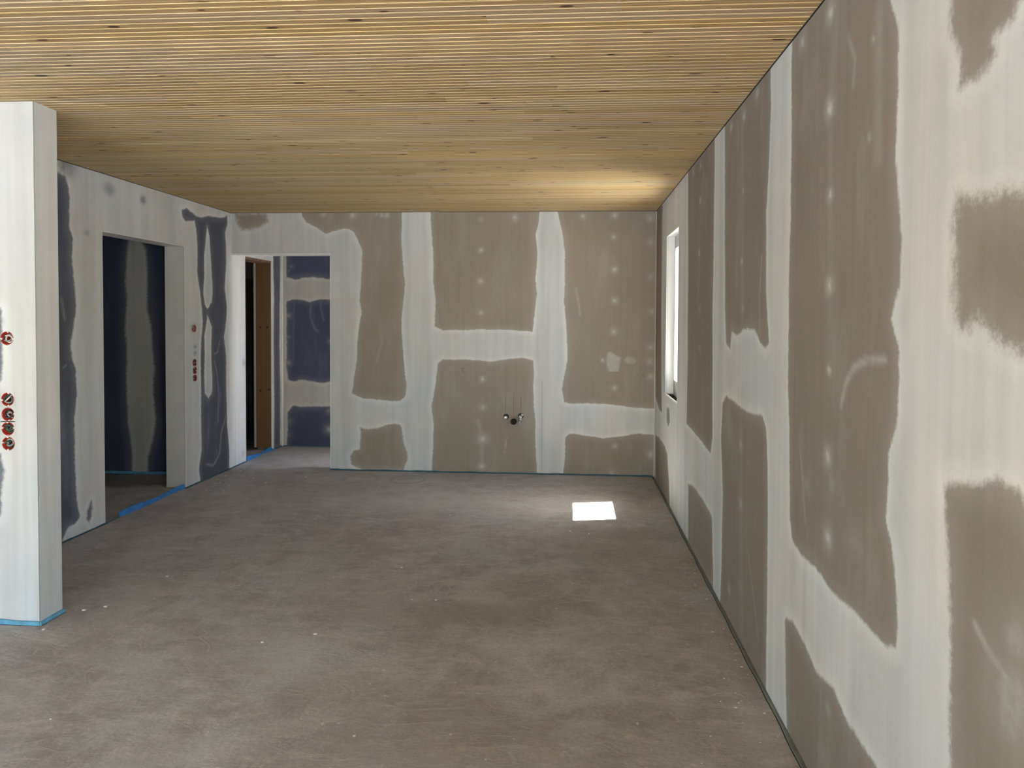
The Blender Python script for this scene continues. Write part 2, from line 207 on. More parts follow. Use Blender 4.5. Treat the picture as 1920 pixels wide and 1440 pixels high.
def wood_mat(name, c1, c2, knots=True, axis='x', perobj=.22):
    M, nt, b = new_mat(name); b.inputs['Roughness'].default_value = .62; b.inputs['Specular IOR Level'].default_value = .35
    tc = N(nt, 'ShaderNodeTexCoord').outputs['Object']
    oi = N(nt, 'ShaderNodeObjectInfo').outputs['Random']
    cx = N(nt, 'ShaderNodeCombineXYZ'); lk(nt, mth(nt, 'MULTIPLY', oi, 37.0), cx.inputs[0]); lk(nt, mth(nt, 'MULTIPLY', oi, 91.0), cx.inputs[2])
    v = N(nt, 'ShaderNodeVectorMath', operation='ADD'); lk(nt, tc, v.inputs[0]); lk(nt, cx.outputs[0], v.inputs[1]); v = v.outputs[0]
    long_, across = (1.0, 40.0)
    S = (lambda a, c: (a, c, c)) if axis == 'x' else (lambda a, c: (c, c, a))
    wob = noise(nt, scaled(nt, v, *S(1.5, 6)), 1, 2)
    g1 = noise(nt, scaled(nt, v, *S(.9, 55)), 1, 4, .6)
    g2 = noise(nt, scaled(nt, v, *S(2.5, 190)), 1, 3, .6)
    wv = N(nt, 'ShaderNodeTexWave', wave_type='BANDS', bands_direction='Y' if axis == 'x' else 'X'); wv.inputs['Scale'].default_value = 1.0
    wv.inputs['Distortion'].default_value = 5.0; wv.inputs['Detail'].default_value = 2; lk(nt, scaled(nt, v, *S(.6, 22)), wv.inputs['Vector'])
    f = mth(nt, 'ADD', mth(nt, 'MULTIPLY', g1, .5), mth(nt, 'MULTIPLY', g2, .25)); f = mth(nt, 'ADD', f, mth(nt, 'MULTIPLY', wv.outputs['Fac'], .28))
    base = mixc(nt, mrange(nt, f, .35, .72), c1, c2)
    tone = mth(nt, 'ADD', mth(nt, 'MULTIPLY', oi, perobj), 1 - perobj * .55)
    wh = N(nt, 'ShaderNodeTexWhiteNoise', noise_dimensions='1D'); lk(nt, oi, wh.inputs['W'])
    hs = N(nt, 'ShaderNodeHueSaturation'); lk(nt, mth(nt, 'ADD', mth(nt, 'MULTIPLY', wh.outputs['Value'], .28), .84), hs.inputs['Saturation'])
    lk(nt, tone, hs.inputs['Value']); lk(nt, base, hs.inputs['Color']); col = hs.outputs[0]
    if knots:
        vo = N(nt, 'ShaderNodeTexVoronoi', voronoi_dimensions='2D'); vo.inputs['Scale'].default_value = 1; vo.inputs['Randomness'].default_value = 1
        dv = N(nt, 'ShaderNodeVectorMath', operation='ADD'); lk(nt, scaled(nt, v, *S(3.6, 9.5)), dv.inputs[0])
        lk(nt, scaled(nt, N(nt, 'ShaderNodeTexNoise').outputs['Color'], .02, .02, .02), dv.inputs[1])
        lk(nt, dv.outputs[0], vo.inputs['Vector'])
        sep = N(nt, 'ShaderNodeSeparateColor'); lk(nt, vo.outputs['Color'], sep.inputs[0])
        size = mth(nt, 'MULTIPLY', mrange(nt, sep.outputs[0], .52, 1.0, .25, 1), mrange(nt, sep.outputs[0], .52, .521, 0, .135))
        ratio = mth(nt, 'DIVIDE', vo.outputs['Distance'], mth(nt, 'ADD', size, .0001))
        core = mrange(nt, ratio, .55, 1.0, 1, 0, True); halo = mrange(nt, ratio, .9, 2.6, .55, 0, True)
        col = mixc(nt, halo, col, mixc(nt, .5, col, (.30, .14, .05))); col = mixc(nt, core, col, (.06, .022, .009))
    lk(nt, col, b.inputs['Base Color']); bump(nt, b, g2, .0004)
    return M
M_plank = wood_mat('spruce_ceiling_plank', (.36, .238, .108), (.55, .395, .208))
M_groove = wood_mat('window_lit_groove', (.84, .68, .36), (.92, .78, .47), False)  # paler wood colour paints the window light caught by the groove faces
M_jamb = wood_mat('rough_pine_lining', (.15, .08, .038), (.26, .145, .072), False, 'z', .1)

def floor_mat():
    M, nt, b = new_mat('screed_floor')
    b.inputs['Specular IOR Level'].default_value = .3
    tc = N(nt, 'ShaderNodeTexCoord').outputs['Object']
    A = lambda n: N(nt, 'ShaderNodeAttribute', attribute_name=n).outputs['Fac']
    pale_patch, dark, ring = A('pale_patch'), A('dark'), A('ring')
    warp = N(nt, 'ShaderNodeTexNoise'); warp.inputs['Scale'].default_value = 1.1; warp.inputs['Detail'].default_value = 2; lk(nt, tc, warp.inputs['Vector'])
    wv = N(nt, 'ShaderNodeVectorMath', operation='MULTIPLY_ADD'); lk(nt, warp.outputs['Color'], wv.inputs[0]); wv.inputs[1].default_value = (.32, .32, .32); lk(nt, tc, wv.inputs[2]); p = wv.outputs[0]
    big = noise(nt, p, .9, 4, .55); mid = noise(nt, p, 4.5, 8, .75)
    tr = noise(nt, scaled(nt, p, 4.5, 13, 3), 1, 8, .78)            # trowel drags
    tr2 = noise(nt, scaled(nt, p, 14, 8, 3, (3, 4, 0)), 1, 8, .78)
    fine = noise(nt, tc, 60, 5, .7); grit = noise(nt, tc, 260, 2)
    c = mixc(nt, mrange(nt, big, .38, .62), (.415, .378, .362), (.48, .475, .47))
    c = mixc(nt, mrange(nt, mid, .44, .60, 0, .85), c, (.325, .288, .272))
    c = mixc(nt, mth(nt, 'MULTIPLY', mrange(nt, tr, .50, .64), .60), c, (.62, .59, .57))
    c = mixc(nt, mth(nt, 'MULTIPLY', mrange(nt, tr2, .53, .66), .45), c, (.60, .575, .56))
    c = mixc(nt, mth(nt, 'MULTIPLY', mrange(nt, fine, .45, .72), .50), c, (.235, .21, .195))
    c = mixc(nt, mth(nt, 'MULTIPLY', pale_patch, mrange(nt, tr, .3, .6, .45, 1)), c, (.60, .595, .59))
    c = mixc(nt, mth(nt, 'MULTIPLY', dark, .75), c, (.305, .265, .238))
    # fine pale scratches
    vo = N(nt, 'ShaderNodeTexVoronoi', feature='DISTANCE_TO_EDGE'); vo.inputs['Scale'].default_value = 1; lk(nt, scaled(nt, p, 3.5, 9, 1), vo.inputs['Vector'])
    cr_ = mth(nt, 'MULTIPLY', mrange(nt, vo.outputs['Distance'], .004, .03, 1, 0), mrange(nt, mid, .5, .62))
    c = mixc(nt, mth(nt, 'MULTIPLY', cr_, .35), c, (.60, .57, .54))
    c = mixc(nt, mth(nt, 'MULTIPLY', ring, .55), c, (.22, .195, .175))
    sp = mrange(nt, noise(nt, tc, 34, 1), .755, .78); c = mixc(nt, mth(nt, 'MULTIPLY', sp, .7), c, (.72, .70, .67))
    lk(nt, c, b.inputs['Base Color'])
    lk(nt, mrange(nt, tr, .3, .7, .50, .68), b.inputs['Roughness'])
    h = mth(nt, 'ADD', mth(nt, 'MULTIPLY', mid, .8), mth(nt, 'MULTIPLY', tr, .9)); h = mth(nt, 'ADD', h, mth(nt, 'MULTIPLY', fine, .25))
    h = mth(nt, 'SUBTRACT', h, mth(nt, 'MULTIPLY', ring, .4)); h = mth(nt, 'ADD', h, mth(nt, 'MULTIPLY', cr_, .2))
    bump(nt, b, h, .006, .9)
    return M
M_floor = floor_mat()
M_ground = flat('gravel_ground', (.33, .335, .335), .95, 0, .25, 3)

# ------------------------------------------------------------------ mesh helpers
def link(o, parent=None):
    C.objects.link(o)
    if parent is not None: o.parent = parent
    return o
def tag(o, label=None, cat=None, group=None, kind=None):
    for k, v in (('label', label), ('category', cat), ('group', group), ('kind', kind)):
        if v: o[k] = v
    return o
def empty(name, loc=(0, 0, 0), rotz=0.0, label=None, cat=None, group=None, kind=None):
    o = bpy.data.objects.new(name, None); o.empty_display_size = .1; o.location = loc; o.rotation_euler = (0, 0, rotz); C.objects.link(o)
    return tag(o, label, cat, group, kind)
def mesh(name, vs_, fs, mat, parent=None, smooth=False):
    me = bpy.data.meshes.new(name); me.from_pydata([tuple(v) for v in vs_], [], fs); me.materials.append(mat); me.validate()
    if smooth: me.polygons.foreach_set('use_smooth', [True] * len(me.polygons))
    me.update(); return link(bpy.data.objects.new(name, me), parent)
class MB:
    def __init__(s): s.v = []; s.f = []
    def add(s, vs_, fs): k = len(s.v); s.v += [tuple(v) for v in vs_]; s.f += [tuple(i + k for i in f) for f in fs]; return s
    def box(s, x0, x1, y0, y1, z0, z1, b=0.0):
        if b <= 0:
            v = [(x, y, z) for x in (x0, x1) for y in (y0, y1) for z in (z0, z1)]
            return s.add(v, [(0, 1, 3, 2), (4, 6, 7, 5), (0, 4, 5, 1), (2, 3, 7, 6), (0, 2, 6, 4), (1, 5, 7, 3)])
        # chamfered box: 24 vertices
        import itertools
        v = []; idx = {}
        X, Y, Z = (x0, x1), (y0, y1), (z0, z1)
        sg = (1, -1)
        for i, j, k in itertools.product((0, 1), repeat=3):
            for a in range(3):
                q = [X[i] + sg[i] * b, Y[j] + sg[j] * b, Z[k] + sg[k] * b]; q[a] = (X, Y, Z)[a][(i, j, k)[a]]
                idx[(i, j, k, a)] = len(v); v.append(tuple(q))
        f = []
        for a in range(3):
            o1, o2 = [t for t in range(3) if t != a]
            for e in (0, 1):
                c = []
                for s1, s2 in ((0, 0), (1, 0), (1, 1), (0, 1)):
                    t = [0, 0, 0]; t[a] = e; t[o1] = s1; t[o2] = s2; c.append(idx[(*t, a)])
                f.append(tuple(c))
        for a in range(3):
            o1, o2 = [t for t in range(3) if t != a]
            for s1 in (0, 1):
                for s2 in (0, 1):
                    t = [0, 0, 0]; t[o1] = s1; t[o2] = s2; u = list(t); u[a] = 1
                    f.append((idx[(*t, o1)], idx[(*u, o1)], idx[(*u, o2)], idx[(*t, o2)]))
        for t in itertools.product((0, 1), repeat=3): f.append(tuple(idx[(*t, a)] for a in range(3)))
        return s.add(v, f)
    def tube(s, pts, r, n=8, caps=True):
        pts = [Vector(p) for p in pts]; rings = []; rr = r if isinstance(r, (list, tuple)) else [r] * len(pts)
        t0 = (pts[1] - pts[0]).normalized(); a = t0.orthogonal().normalized()
        for i, p in enumerate(pts):
            t = (pts[min(i + 1, len(pts) - 1)] - pts[max(i - 1, 0)]).normalized()
            a = (a - t * a.dot(t)).normalized(); bb = t.cross(a)
            rings.append([p + rr[i] * (math.cos(2 * math.pi * k / n) * a + math.sin(2 * math.pi * k / n) * bb) for k in range(n)])
        v = [q for g in rings for q in g]; f = []
        for i in range(len(pts) - 1):
            for k in range(n): k2 = (k + 1) % n; f.append((i * n + k, i * n + k2, (i + 1) * n + k2, (i + 1) * n + k))
        if caps: f.append(tuple(range(n - 1, -1, -1))); f.append(tuple((len(pts) - 1) * n + k for k in range(n)))
        return s.add(v, f)
    def lathe(s, prof, n=24, close=False):              # profile of (radius, depth) round the local -Y axis
        v = []; f = []
        for r, y in prof:
            for k in range(n): t = 2 * math.pi * k / n; v.append((r * math.cos(t), y, r * math.sin(t)))
        for i in range(len(prof) - 1):
            for k in range(n): k2 = (k + 1) % n; f.append((i * n + k, i * n + k2, (i + 1) * n + k2, (i + 1) * n + k))
        if close: f.append(tuple(range(n))); f.append(tuple((len(prof) - 1) * n + k for k in range(n)))
        return s.add(v, f)
    def build(s, name, mat, parent=None, smooth=False): return mesh(name, s.v, s.f, mat, parent, smooth)

# ------------------------------------------------------------------ filler fields (metres on each wall)
def poly_sd(P, U, V):
    P = np.array(P, float); d = np.full(U.shape, 1e9); inside = np.zeros(U.shape, bool); n = len(P)
    for i in range(n):
        a = P[i]; b_ = P[(i + 1) % n]; e = b_ - a
        t = np.clip(((U - a[0]) * e[0] + (V - a[1]) * e[1]) / max(e @ e, 1e-9), 0, 1)
        d = np.minimum(d, (U - a[0] - t * e[0]) ** 2 + (V - a[1] - t * e[1]) ** 2)
        c = ((a[1] > V) != (b_[1] > V))
        xs = a[0] + (V - a[1]) / (b_[1] - a[1] if abs(b_[1] - a[1]) > 1e-9 else 1e-9) * e[0]
        inside ^= c & (U < xs)
    d = np.sqrt(d); return np.where(inside, d, -d)
def field(polys, cut=(), spots=(), strokes=(), dim=(), spolys=(), default=-.3, allpaper=False):
    def fn(U, V):
        thin_fill = np.zeros(U.shape); sd = np.full(U.shape, .3 if allpaper else default); soft = np.full(U.shape, .01)
        for s_, P in polys:
            d = poly_sd(P, U, V); soft = np.where(d > sd, s_, soft); sd = np.maximum(sd, d)
        for s_, P in cut:
            d = -poly_sd(P, U, V); soft = np.where(d < sd, s_, soft); sd = np.minimum(sd, d)
        for u, v, r, k in dim:                                   # thin filler that lets the paper through
            thin_fill = np.maximum(thin_fill, k * 1.3 * np.exp(-(((U - u) / r) ** 2 + ((V - v) / (r * .8)) ** 2) ** 1.5))
        spot = np.zeros(U.shape)
        for u, v, r, k in spots:
            q = np.sqrt((U - u) ** 2 + (V - v) ** 2)
            g = .55 * np.exp(-(q / (r * 1.25)) ** 2) + .9 * np.exp(-(q / (r * .42)) ** 4)
            spot = np.maximum(spot, k * np.minimum(g, 1))
        for w, k, pl in strokes:
            d = np.full(U.shape, 1e9)
            for a, b_ in zip(pl[:-1], pl[1:]):
                a = np.array(a); e = np.array(b_) - a
                t = np.clip(((U - a[0]) * e[0] + (V - a[1]) * e[1]) / max(e @ e, 1e-9), 0, 1)
                d = np.minimum(d, np.hypot(U - a[0] - t * e[0], V - a[1] - t * e[1]))
            spot = np.maximum(spot, k * np.exp(-(d / w) ** 2))
        for k, P in spolys: spot = np.maximum(spot, k * np.clip(poly_sd(P, U, V) / .012 + .4, 0, 1))
        return {'sd': np.clip(sd, -.3, .3), 'soft': soft, 'spot': spot, 'thin_fill': thin_fill}
    return fn
def axis_pts(a, b_, step, extra=()):
    n = max(1, int(round((b_ - a) / step))); p = list(np.linspace(a, b_, n + 1))
    for e in extra:
        if a < e < b_:
            j = int(np.argmin([abs(x - e) for x in p])); p[j] = e if 0 < j < len(p) - 1 else p[j]
            if abs(p[j] - e) > 1e-9: p.append(e)
    return np.array(sorted(set(p)))
def grid(name, us, zs, P, thick, mat, parent, fn=None, rects=(), circles=(), smooth=False):
    """sheet over us x zs. P(u,z)->xyz front, thick = vector to the back face; rects are cut out, circles (u,z,r) become round holes"""
    nu, nz = len(us), len(zs); U, V = np.meshgrid(us, zs, indexing='ij')
    keep = np.ones((nu - 1, nz - 1), bool); uc = (us[:-1] + us[1:]) / 2; vc = (zs[:-1] + zs[1:]) / 2
    for a, b_, c, d in rects: keep &= ~(((uc > a) & (uc < b_))[:, None] & ((vc > c) & (vc < d))[None, :])
    s = 1.12
    for u, z, r in circles: keep &= ~((abs(uc - u) < r * s)[:, None] & (abs(vc - z) < r * s)[None, :])
    I = np.arange(nu * nz).reshape(nu, nz)
    i, j = np.nonzero(keep)
    q = np.stack([I[i, j], I[i + 1, j], I[i + 1, j + 1], I[i, j + 1]], 1)
    uu, vv = U.ravel(), V.ravel(); quads = [q]; base = len(uu)
    for u, z, r in circles:
        n = 32; t = np.arange(n) / n * 2 * np.pi; c_, s_ = np.cos(t), np.sin(t); mx = np.maximum(abs(c_), abs(s_))
        nu_ = np.concatenate([u + r * c_, u + r * s * c_ / mx]); nv_ = np.concatenate([z + r * s_, z + r * s * s_ / mx])
        k = np.arange(n); k2 = (k + 1) % n
        quads.append(np.stack([base + k, base + k2, base + n + k2, base + n + k], 1)); uu = np.concatenate([uu, nu_]); vv = np.concatenate([vv, nv_]); base += 2 * n
    q = np.concatenate(quads)
    used = np.unique(q); rem = np.full(base, -1); rem[used] = np.arange(len(used)); q = rem[q]; uu, vv = uu[used], vv[used]
    X = np.stack(P(uu, vv), 1).astype(float); nf = len(X)
    if thick is not None:
        e = np.concatenate([q[:, [0, 1]], q[:, [1, 2]], q[:, [2, 3]], q[:, [3, 0]]]); key = np.sort(e, 1); kk = key[:, 0].astype(np.int64) * nf + key[:, 1]
        _, first, cnt = np.unique(kk, return_index=True, return_counts=True); be = e[first[cnt == 1]]
        bv = np.unique(be); back = np.full(nf, -1); back[bv] = nf + np.arange(len(bv))
        X = np.concatenate([X, X[bv] + np.array(thick, float)]); uu = np.concatenate([uu, uu[bv]]); vv = np.concatenate([vv, vv[bv]])
        q = np.concatenate([q, np.stack([be[:, 1], be[:, 0], back[be[:, 0]], back[be[:, 1]]], 1)])
    me = bpy.data.meshes.new(name); me.vertices.add(len(X)); me.vertices.foreach_set('co', X.ravel())
    me.loops.add(q.size); me.loops.foreach_set('vertex_index', q.ravel().astype(np.int32)); me.polygons.add(len(q))
    me.polygons.foreach_set('loop_start', np.arange(0, q.size, 4, dtype=np.int32)); me.polygons.foreach_set('loop_total', np.full(len(q), 4, np.int32))
    me.update(calc_edges=True); me.materials.append(mat)
    if fn:
        for k, a in fn(uu, vv).items():
            at = me.attributes.new(k, 'FLOAT', 'POINT'); at.data.foreach_set('value', a.astype(np.float32))
    me.polygons.foreach_set('use_smooth', np.zeros(len(q), bool)); me.validate(); return link(bpy.data.objects.new(name, me), parent)

# ------------------------------------------------------------------ setting: outside ground, floor
g = MB().box(-60, 60, -60, 60, -.45, -.35).build('ground', M_ground); tag(g, 'pale ground outside the house', 'ground', kind='structure')

def floor_fn(U, V):
    pale_patch = np.zeros(U.shape); dark = np.zeros(U.shape); ring = np.zeros(U.shape)
    for u, v, a, b_, k in ((-1.2, 5.5, 1.1, .38, .55), (-.2, 5.35, .7, .3, .5), (-1.6, 6.1, .9, .2, .3), (.1, 3.1, .45, .12, .3), (-1.3, 2.9, .5, .25, .4), (-1.1, 2.9, .35, .16, .3),
                           (-.4, 2.18, .4, .07, .5), (-1.35, 2.15, .16, .2, .4), (-2.6, 2.4, .5, .3, .35), (-2.9, 5.6, .5, .6, .2), (.68, 2.5, .08, 1.2, .35), (-2.8, 7.2, .8, .4, .5),
                           (-.7, 2.95, .18, .12, .25), (-.05, 2.7, .2, .05, .3), (-2.6, 3.05, .9, .18, .3)):
        pale_patch = np.maximum(pale_patch, k * np.exp(-(((U - u) / a) ** 2 + ((V - v) / b_) ** 2)))  # paler oval patches in the floor colour
    for u, v, a, b_, k in ((.45, 4.75, .5, .13, .8), (.2, 4.4, .45, .2, .5), (-.5, 3.4, .5, .14, .8), (-.35, 2.3, .35, .35, .7), (-.15, 2.0, .6, .3, .5), (-1.05, 3.35, .3, .1, .5),
                           (.25, 2.3, .3, .3, .3), (-.75, 2.45, .15, .3, .35), (.5, 6.0, .35, .3, .3), (-.45, 2.78, .05, .12, .5)):
        dark = np.maximum(dark, k * np.exp(-(((U - u) / a) ** 2 + ((V - v) / b_) ** 4)))
    for u, v, r, k in ((-1.489, 6.2, .155, 1), (-1.93, 6.2, .15, .5), (-2.282, 6.1, .15, .35), (-1.04, 5.72, .15, .3)):      # bucket marks
        ring = np.maximum(ring, k * np.exp(-((np.hypot(U - u, V - v) - r) / .012) ** 2))
    for pl in (((-.50, 2.98), (-.44, 2.86), (-.46, 2.76), (-.41, 2.70), (-.36, 2.76), (-.35, 2.9), (-.42, 3.0)), ((-.47, 2.80), (-.36, 2.84))):
        for a, b_ in zip(pl[:-1], pl[1:]):
            a = np.array(a); e = np.array(b_) - a; t = np.clip(((U - a[0]) * e[0] + (V - a[1]) * e[1]) / (e @ e), 0, 1)
            ring = np.maximum(ring, .35 * np.exp(-(np.hypot(U - a[0] - t * e[0], V - a[1] - t * e[1]) / .006) ** 2))
    return {'pale_patch': pale_patch, 'dark': dark, 'ring': ring}
ux = np.concatenate([axis_pts(FARL - .3, -3.5, .3), axis_pts(-3.5, R + .02, .015)[1:]])
vy = np.concatenate([axis_pts(REAR - .3, 1.6, .3), axis_pts(1.6, HY + .02, .015)[1:], np.array([8.2, 9.6])])
fl = grid('floor', ux, vy, lambda u, v: (u, v, u * 0), (0, 0, -.12), M_floor, None, floor_fn)
tag(fl, 'bare grey-brown screed floor with trowel marks and bucket rings', 'floor', kind='structure')

# ------------------------------------------------------------------ walls: core slabs, then plasterboards as parts
def core(name, boxes, label, mat=M_core):
    mb_ = MB()
    for b_ in boxes: mb_.box(*b_)
    return tag(mb_.build(name, mat), label, 'wall', kind='structure')
ZT = 2.52
def boards(parent, ulist, P, thick, mat, fn, rects=(), circles=(), step=.013, zt=ZT):
    """ulist: (u0, u1, [z joints])"""
    for u0, u1, zj in ulist:
        zs = [.006] + list(zj) + [zt]
        for z0, z1 in zip(zs[:-1], zs[1:]):
            rc = [r for r in rects if r[0] < u1 and r[1] > u0 and r[2] < z1 and r[3] > z0]
            if any(r[0] <= u0 + 1e-6 and r[1] >= u1 - 1e-6 and r[2] <= z0 + 1e-6 and r[3] >= z1 - 1e-6 for r in rc): continue
            ci = [c for c in circles if u0 < c[0] < u1 and z0 < c[1] < z1]
            us = axis_pts(u0, u1, step, [r[0] for r in rc] + [r[1] for r in rc] + [c[0] + s * c[2] * 1.12 for c in ci for s in (-1, 1)])
            zz_ = axis_pts(z0, z1, step, [r[2] for r in rc] + [r[3] for r in rc] + [c[1] + s * c[2] * 1.12 for c in ci for s in (-1, 1)])
            grid('gypsum_board', us, zz_, P, thick, mat, parent, fn, rc, ci)

# right wall, with the slit window
wr = core('wall_right', [(R + BT, R + .36, REAR, -2.4, -.1, 2.6), (R + BT, R + .36, .3, WY0 - .004, -.1, 2.6), (R + BT, R + .36, -2.4, .3, 2.3, 2.6), (R + BT, R + .36, -2.4, .3, -.1, .02), (R + BT, R + .36, WY1 + .004, D + .1, -.1, 2.6),
                         (R + BT, R + .36, WY0 - .004, WY1 + .004, -.1, WZ0 - .02), (R + BT, R + .36, WY0 - .004, WY1 + .004, WZ1 + .004, 2.6)],
          'long right-hand wall of grey-brown plasterboard with wide pale filler joints')
boards(wr, [(REAR, -1.0, []), (-1.0, .35, []), (.35, 1.59, [1.95]), (1.59, 2.673, [.52]), (2.673, 3.77, [1.25]), (3.77, 4.81, [.62]), (4.81, D, [.6])],
       lambda u, z: (u * 0 + R, u, z), (BT, 0, 0), M_paper, field(D_right, spots=D_right_spots, strokes=D_right_strokes), [(WY0, WY1, WZ0, WZ1), (-2.4, .3, 0, 2.3)])

# back wall with the header over the hall opening
wb = core('wall_back', [(HX + .001, R + .0, D + BT, D + .12, 0, 2.6), (L - .02, HX + .001, D + BT, D + .12, HZ + .001, 2.6)],
          'far wall of brown plasterboard with a cross of pale filler bands')
FB = field(D_back, spots=D_back_spots, strokes=D_back_strokes, spolys=D_back_patches)
PB = lambda u, z: (u, u * 0 + D, z)
boards(wb, [(HX, -1.463, [.58]), (-1.463, -.215, [1.222]), (-.215, R, [.515])], PB, (0, BT, 0), M_paper_back, FB)
grid('gypsum_board', axis_pts(L, HX, .013), axis_pts(HZ, ZT, .013), PB, (0, BT, 0), M_paper_back, wb, FB)
MB().box(HX - .0, HX + .0125, D + BT, D + .13, .006, HZ).build('end_board', M_plaster, wb)
MB().box(L, HX, D + BT, D + .13, HZ - .0115, HZ).build('soffit_board', M_plaster, wb)
MB().box(R - .004, R - .0005, D - .004, D - .0005, .004, H).build('corner_bead', M_white, wb)
MB().box(HX - .002, HX + .004, D - .002, D + .004, .004, HZ).build('corner_bead', M_white, wb)
MB().box(L, HX, D - .002, D + .003, HZ - .002, HZ + .002).build('corner_bead', M_white, wb)
MB().box(L + .0005, L + .004, D - .004, D - .0005, HZ, H).build('corner_bead', M_plaster, wb)

# left wall with two doorways
BX = [(5.853, 1.382, .0335), (5.858, 1.08, .0335), (5.861, 1.0115, .0335), (5.861, .943, .0335)]
wl = core('wall_left', [(LB, L - BT, PY1, D1[0], -.1, 2.6), (LB, L - BT, D1[1], 5.80, -.1, 2.6), (LB, L - .07, 5.80, 5.92, -.1, 2.6), (LB, L - BT, 5.92, D2[0], -.1, 2.6), (LB, L - BT, D2[1], HY, -.1, 2.6),
                        (LB, L - BT, D1[0], D1[1], D1[2], 2.6), (LB, L - BT, D2[0], D2[1], D2[2], 2.6)],
          'left wall of blue plasterboard mostly covered in pale filler, with two bare doorways')
HALLP = [(.012, [(7.475, 0), (7.485, .5), (7.475, 1.2), (7.49, 1.7), (7.47, 2.12), (7.475, 2.5), (7.66, 2.5), (7.655, 1.9), (7.63, 1.2), (7.655, .6), (7.64, 0)])]
boards(wl, [(PY1, 4.44, []), (4.44, 6.09, []), (6.09, 7.13, []), (7.13, HY, [])], lambda u, z: (u * 0 + L, u, z), (-BT, 0, 0), M_blue,
       field(D_left + HALLP, cut=D_left_eyes, strokes=D_left_strokes, dim=D_left_dim), [(D1[0], D1[1], -.1, D1[2]), (D2[0], D2[1], -.1, D2[2])], BX)
for y in D1[:2]: MB().box(LB, L - BT, y - (.001 if y == D1[1] else .0), y + (.0 if y == D1[1] else .001), .006, D1[2]).build('reveal_board', M_plaster, wl)
MB().box(LB, L - BT, D1[0], D1[1], D1[2] - .001, D1[2] + .0005).build('reveal_board', M_plaster, wl)
for y in D1[:2]: MB().box(L - .003, L + .0015, y - .003, y + .003, .004, D1[2]).build('corner_bead', M_plaster, wl)
MB().box(L - .003, L + .0015, D1[0], D1[1], D1[2] - .002, D1[2] + .003).build('corner_bead', M_plaster, wl)
MB().box(L - .003, L + .0015, D2[0] - .003, D2[0] + .002, .004, D2[2]).build('corner_bead', M_white, wl)

# pier: the free end of the stub wall at the left edge of the view
BXP = [(-2.689, 1.381, .0325), (-2.690, 1.088, .0325), (-2.689, 1.016, .0325), (-2.690, .947, .0325), (-2.689, .875, .0325)]
wp = core('wall_pier', [(FARL, -2.75, PY0 + BT, PY1 - BT, -.1, 2.6), (-2.63, PX - BT, PY0 + BT, PY1 - BT, -.1, 2.6), (-2.75, -2.63, PY0 + .07, PY1 - BT, -.1, 2.6)],
          'white filled stub wall with its free end in the left foreground')
FP = field(D_pier, dim=[(-2.735, 1.46, .03, .5)])
boards(wp, [(-3.75, PX, []), (-5.0, -3.75, []), (FARL, -5.0, [])], lambda u, z: (u, u * 0 + PY0, z), (0, BT, 0), M_pier, FP, [], BXP)
FN = field([]); FA = field([(.03, [(-9, -9), (-9.1, -9), (-9, -9.1)])])
grid('end_board', axis_pts(PY0 + BT, PY1 - BT, .02), axis_pts(.006, ZT, .05), lambda u, z: (u * 0 + PX, u, z), (-BT, 0, 0), M_pier, wp, FN)
grid('gypsum_board', axis_pts(L - .1, PX, .05), axis_pts(.006, ZT, .05), lambda u, z: (u, u * 0 + PY1, z), (0, -BT, 0), M_pier, wp, FN)
MB().tube([(PX - .0005, PY0 - .001 + .0006 * math.sin(k * 1.7), .02 + k * .1) for k in range(26)], .0016, 5).build('corner_bead', M_greyfoam, wp)

# hall behind the opening
wh = core('wall_hall', [(L - .2, -.9, HY + BT, HY + .14, -.1, 2.6)], 'blue plasterboard wall at the end of the hall with two level filler bands')
FH = field(D_hall, spots=D_hall_spots, strokes=[(.012, .25, [(-2.97, 1.85), (-2.98, 1.5), (-2.93, 1.35), (-2.89, 1.33)]), (.008, .2, [(-3.17, 1.7), (-3.18, 1.0)]), (.01, .2, [(-2.84, 1.75), (-2.86, 1.6), (-2.82, 1.45)])])
boards(wh, [(L, -2.1, [.55, 1.86]), (-2.1, -.9, [1.3])], lambda u, z: (u, u * 0 + HY, z), (0, BT, 0), M_navy, FH)
MB().box(L + .0, L + .022, HY - .022, HY, .004, H).build('corner_board', M_plaster, wh)
MB().box(L + .018, L + .022, HY - .026, HY - .022, .004, H).build('corner_bead', M_white, wh)
tag(MB().box(-1.0, -.9, D + .12, 6.72, -.1, 2.6).box(-1.0, -.9, 7.02, HY + .1, -.1, 2.6).box(-1.0, -.9, 6.72, 7.02, 2.15, 2.6).build('wall_hall_end', M_core), 'unseen grey wall, hall entrance narrowed to dim the hall', 'wall', kind='structure')  # entrance kept narrow and wall grey to hold back light in the hall
hb = tag(MB().box(HX, -1.0, D + .12, D + .13, 0, 2.6).build('wall_hall_near', M_core), 'hall side of the far wall', 'wall', kind='structure')
tag(MB().box(L - .2, -.9, D + .12, HY + .1, 2.45, 2.6).build('ceiling_hall', M_white), 'white ceiling of the hall', 'ceiling', kind='structure')

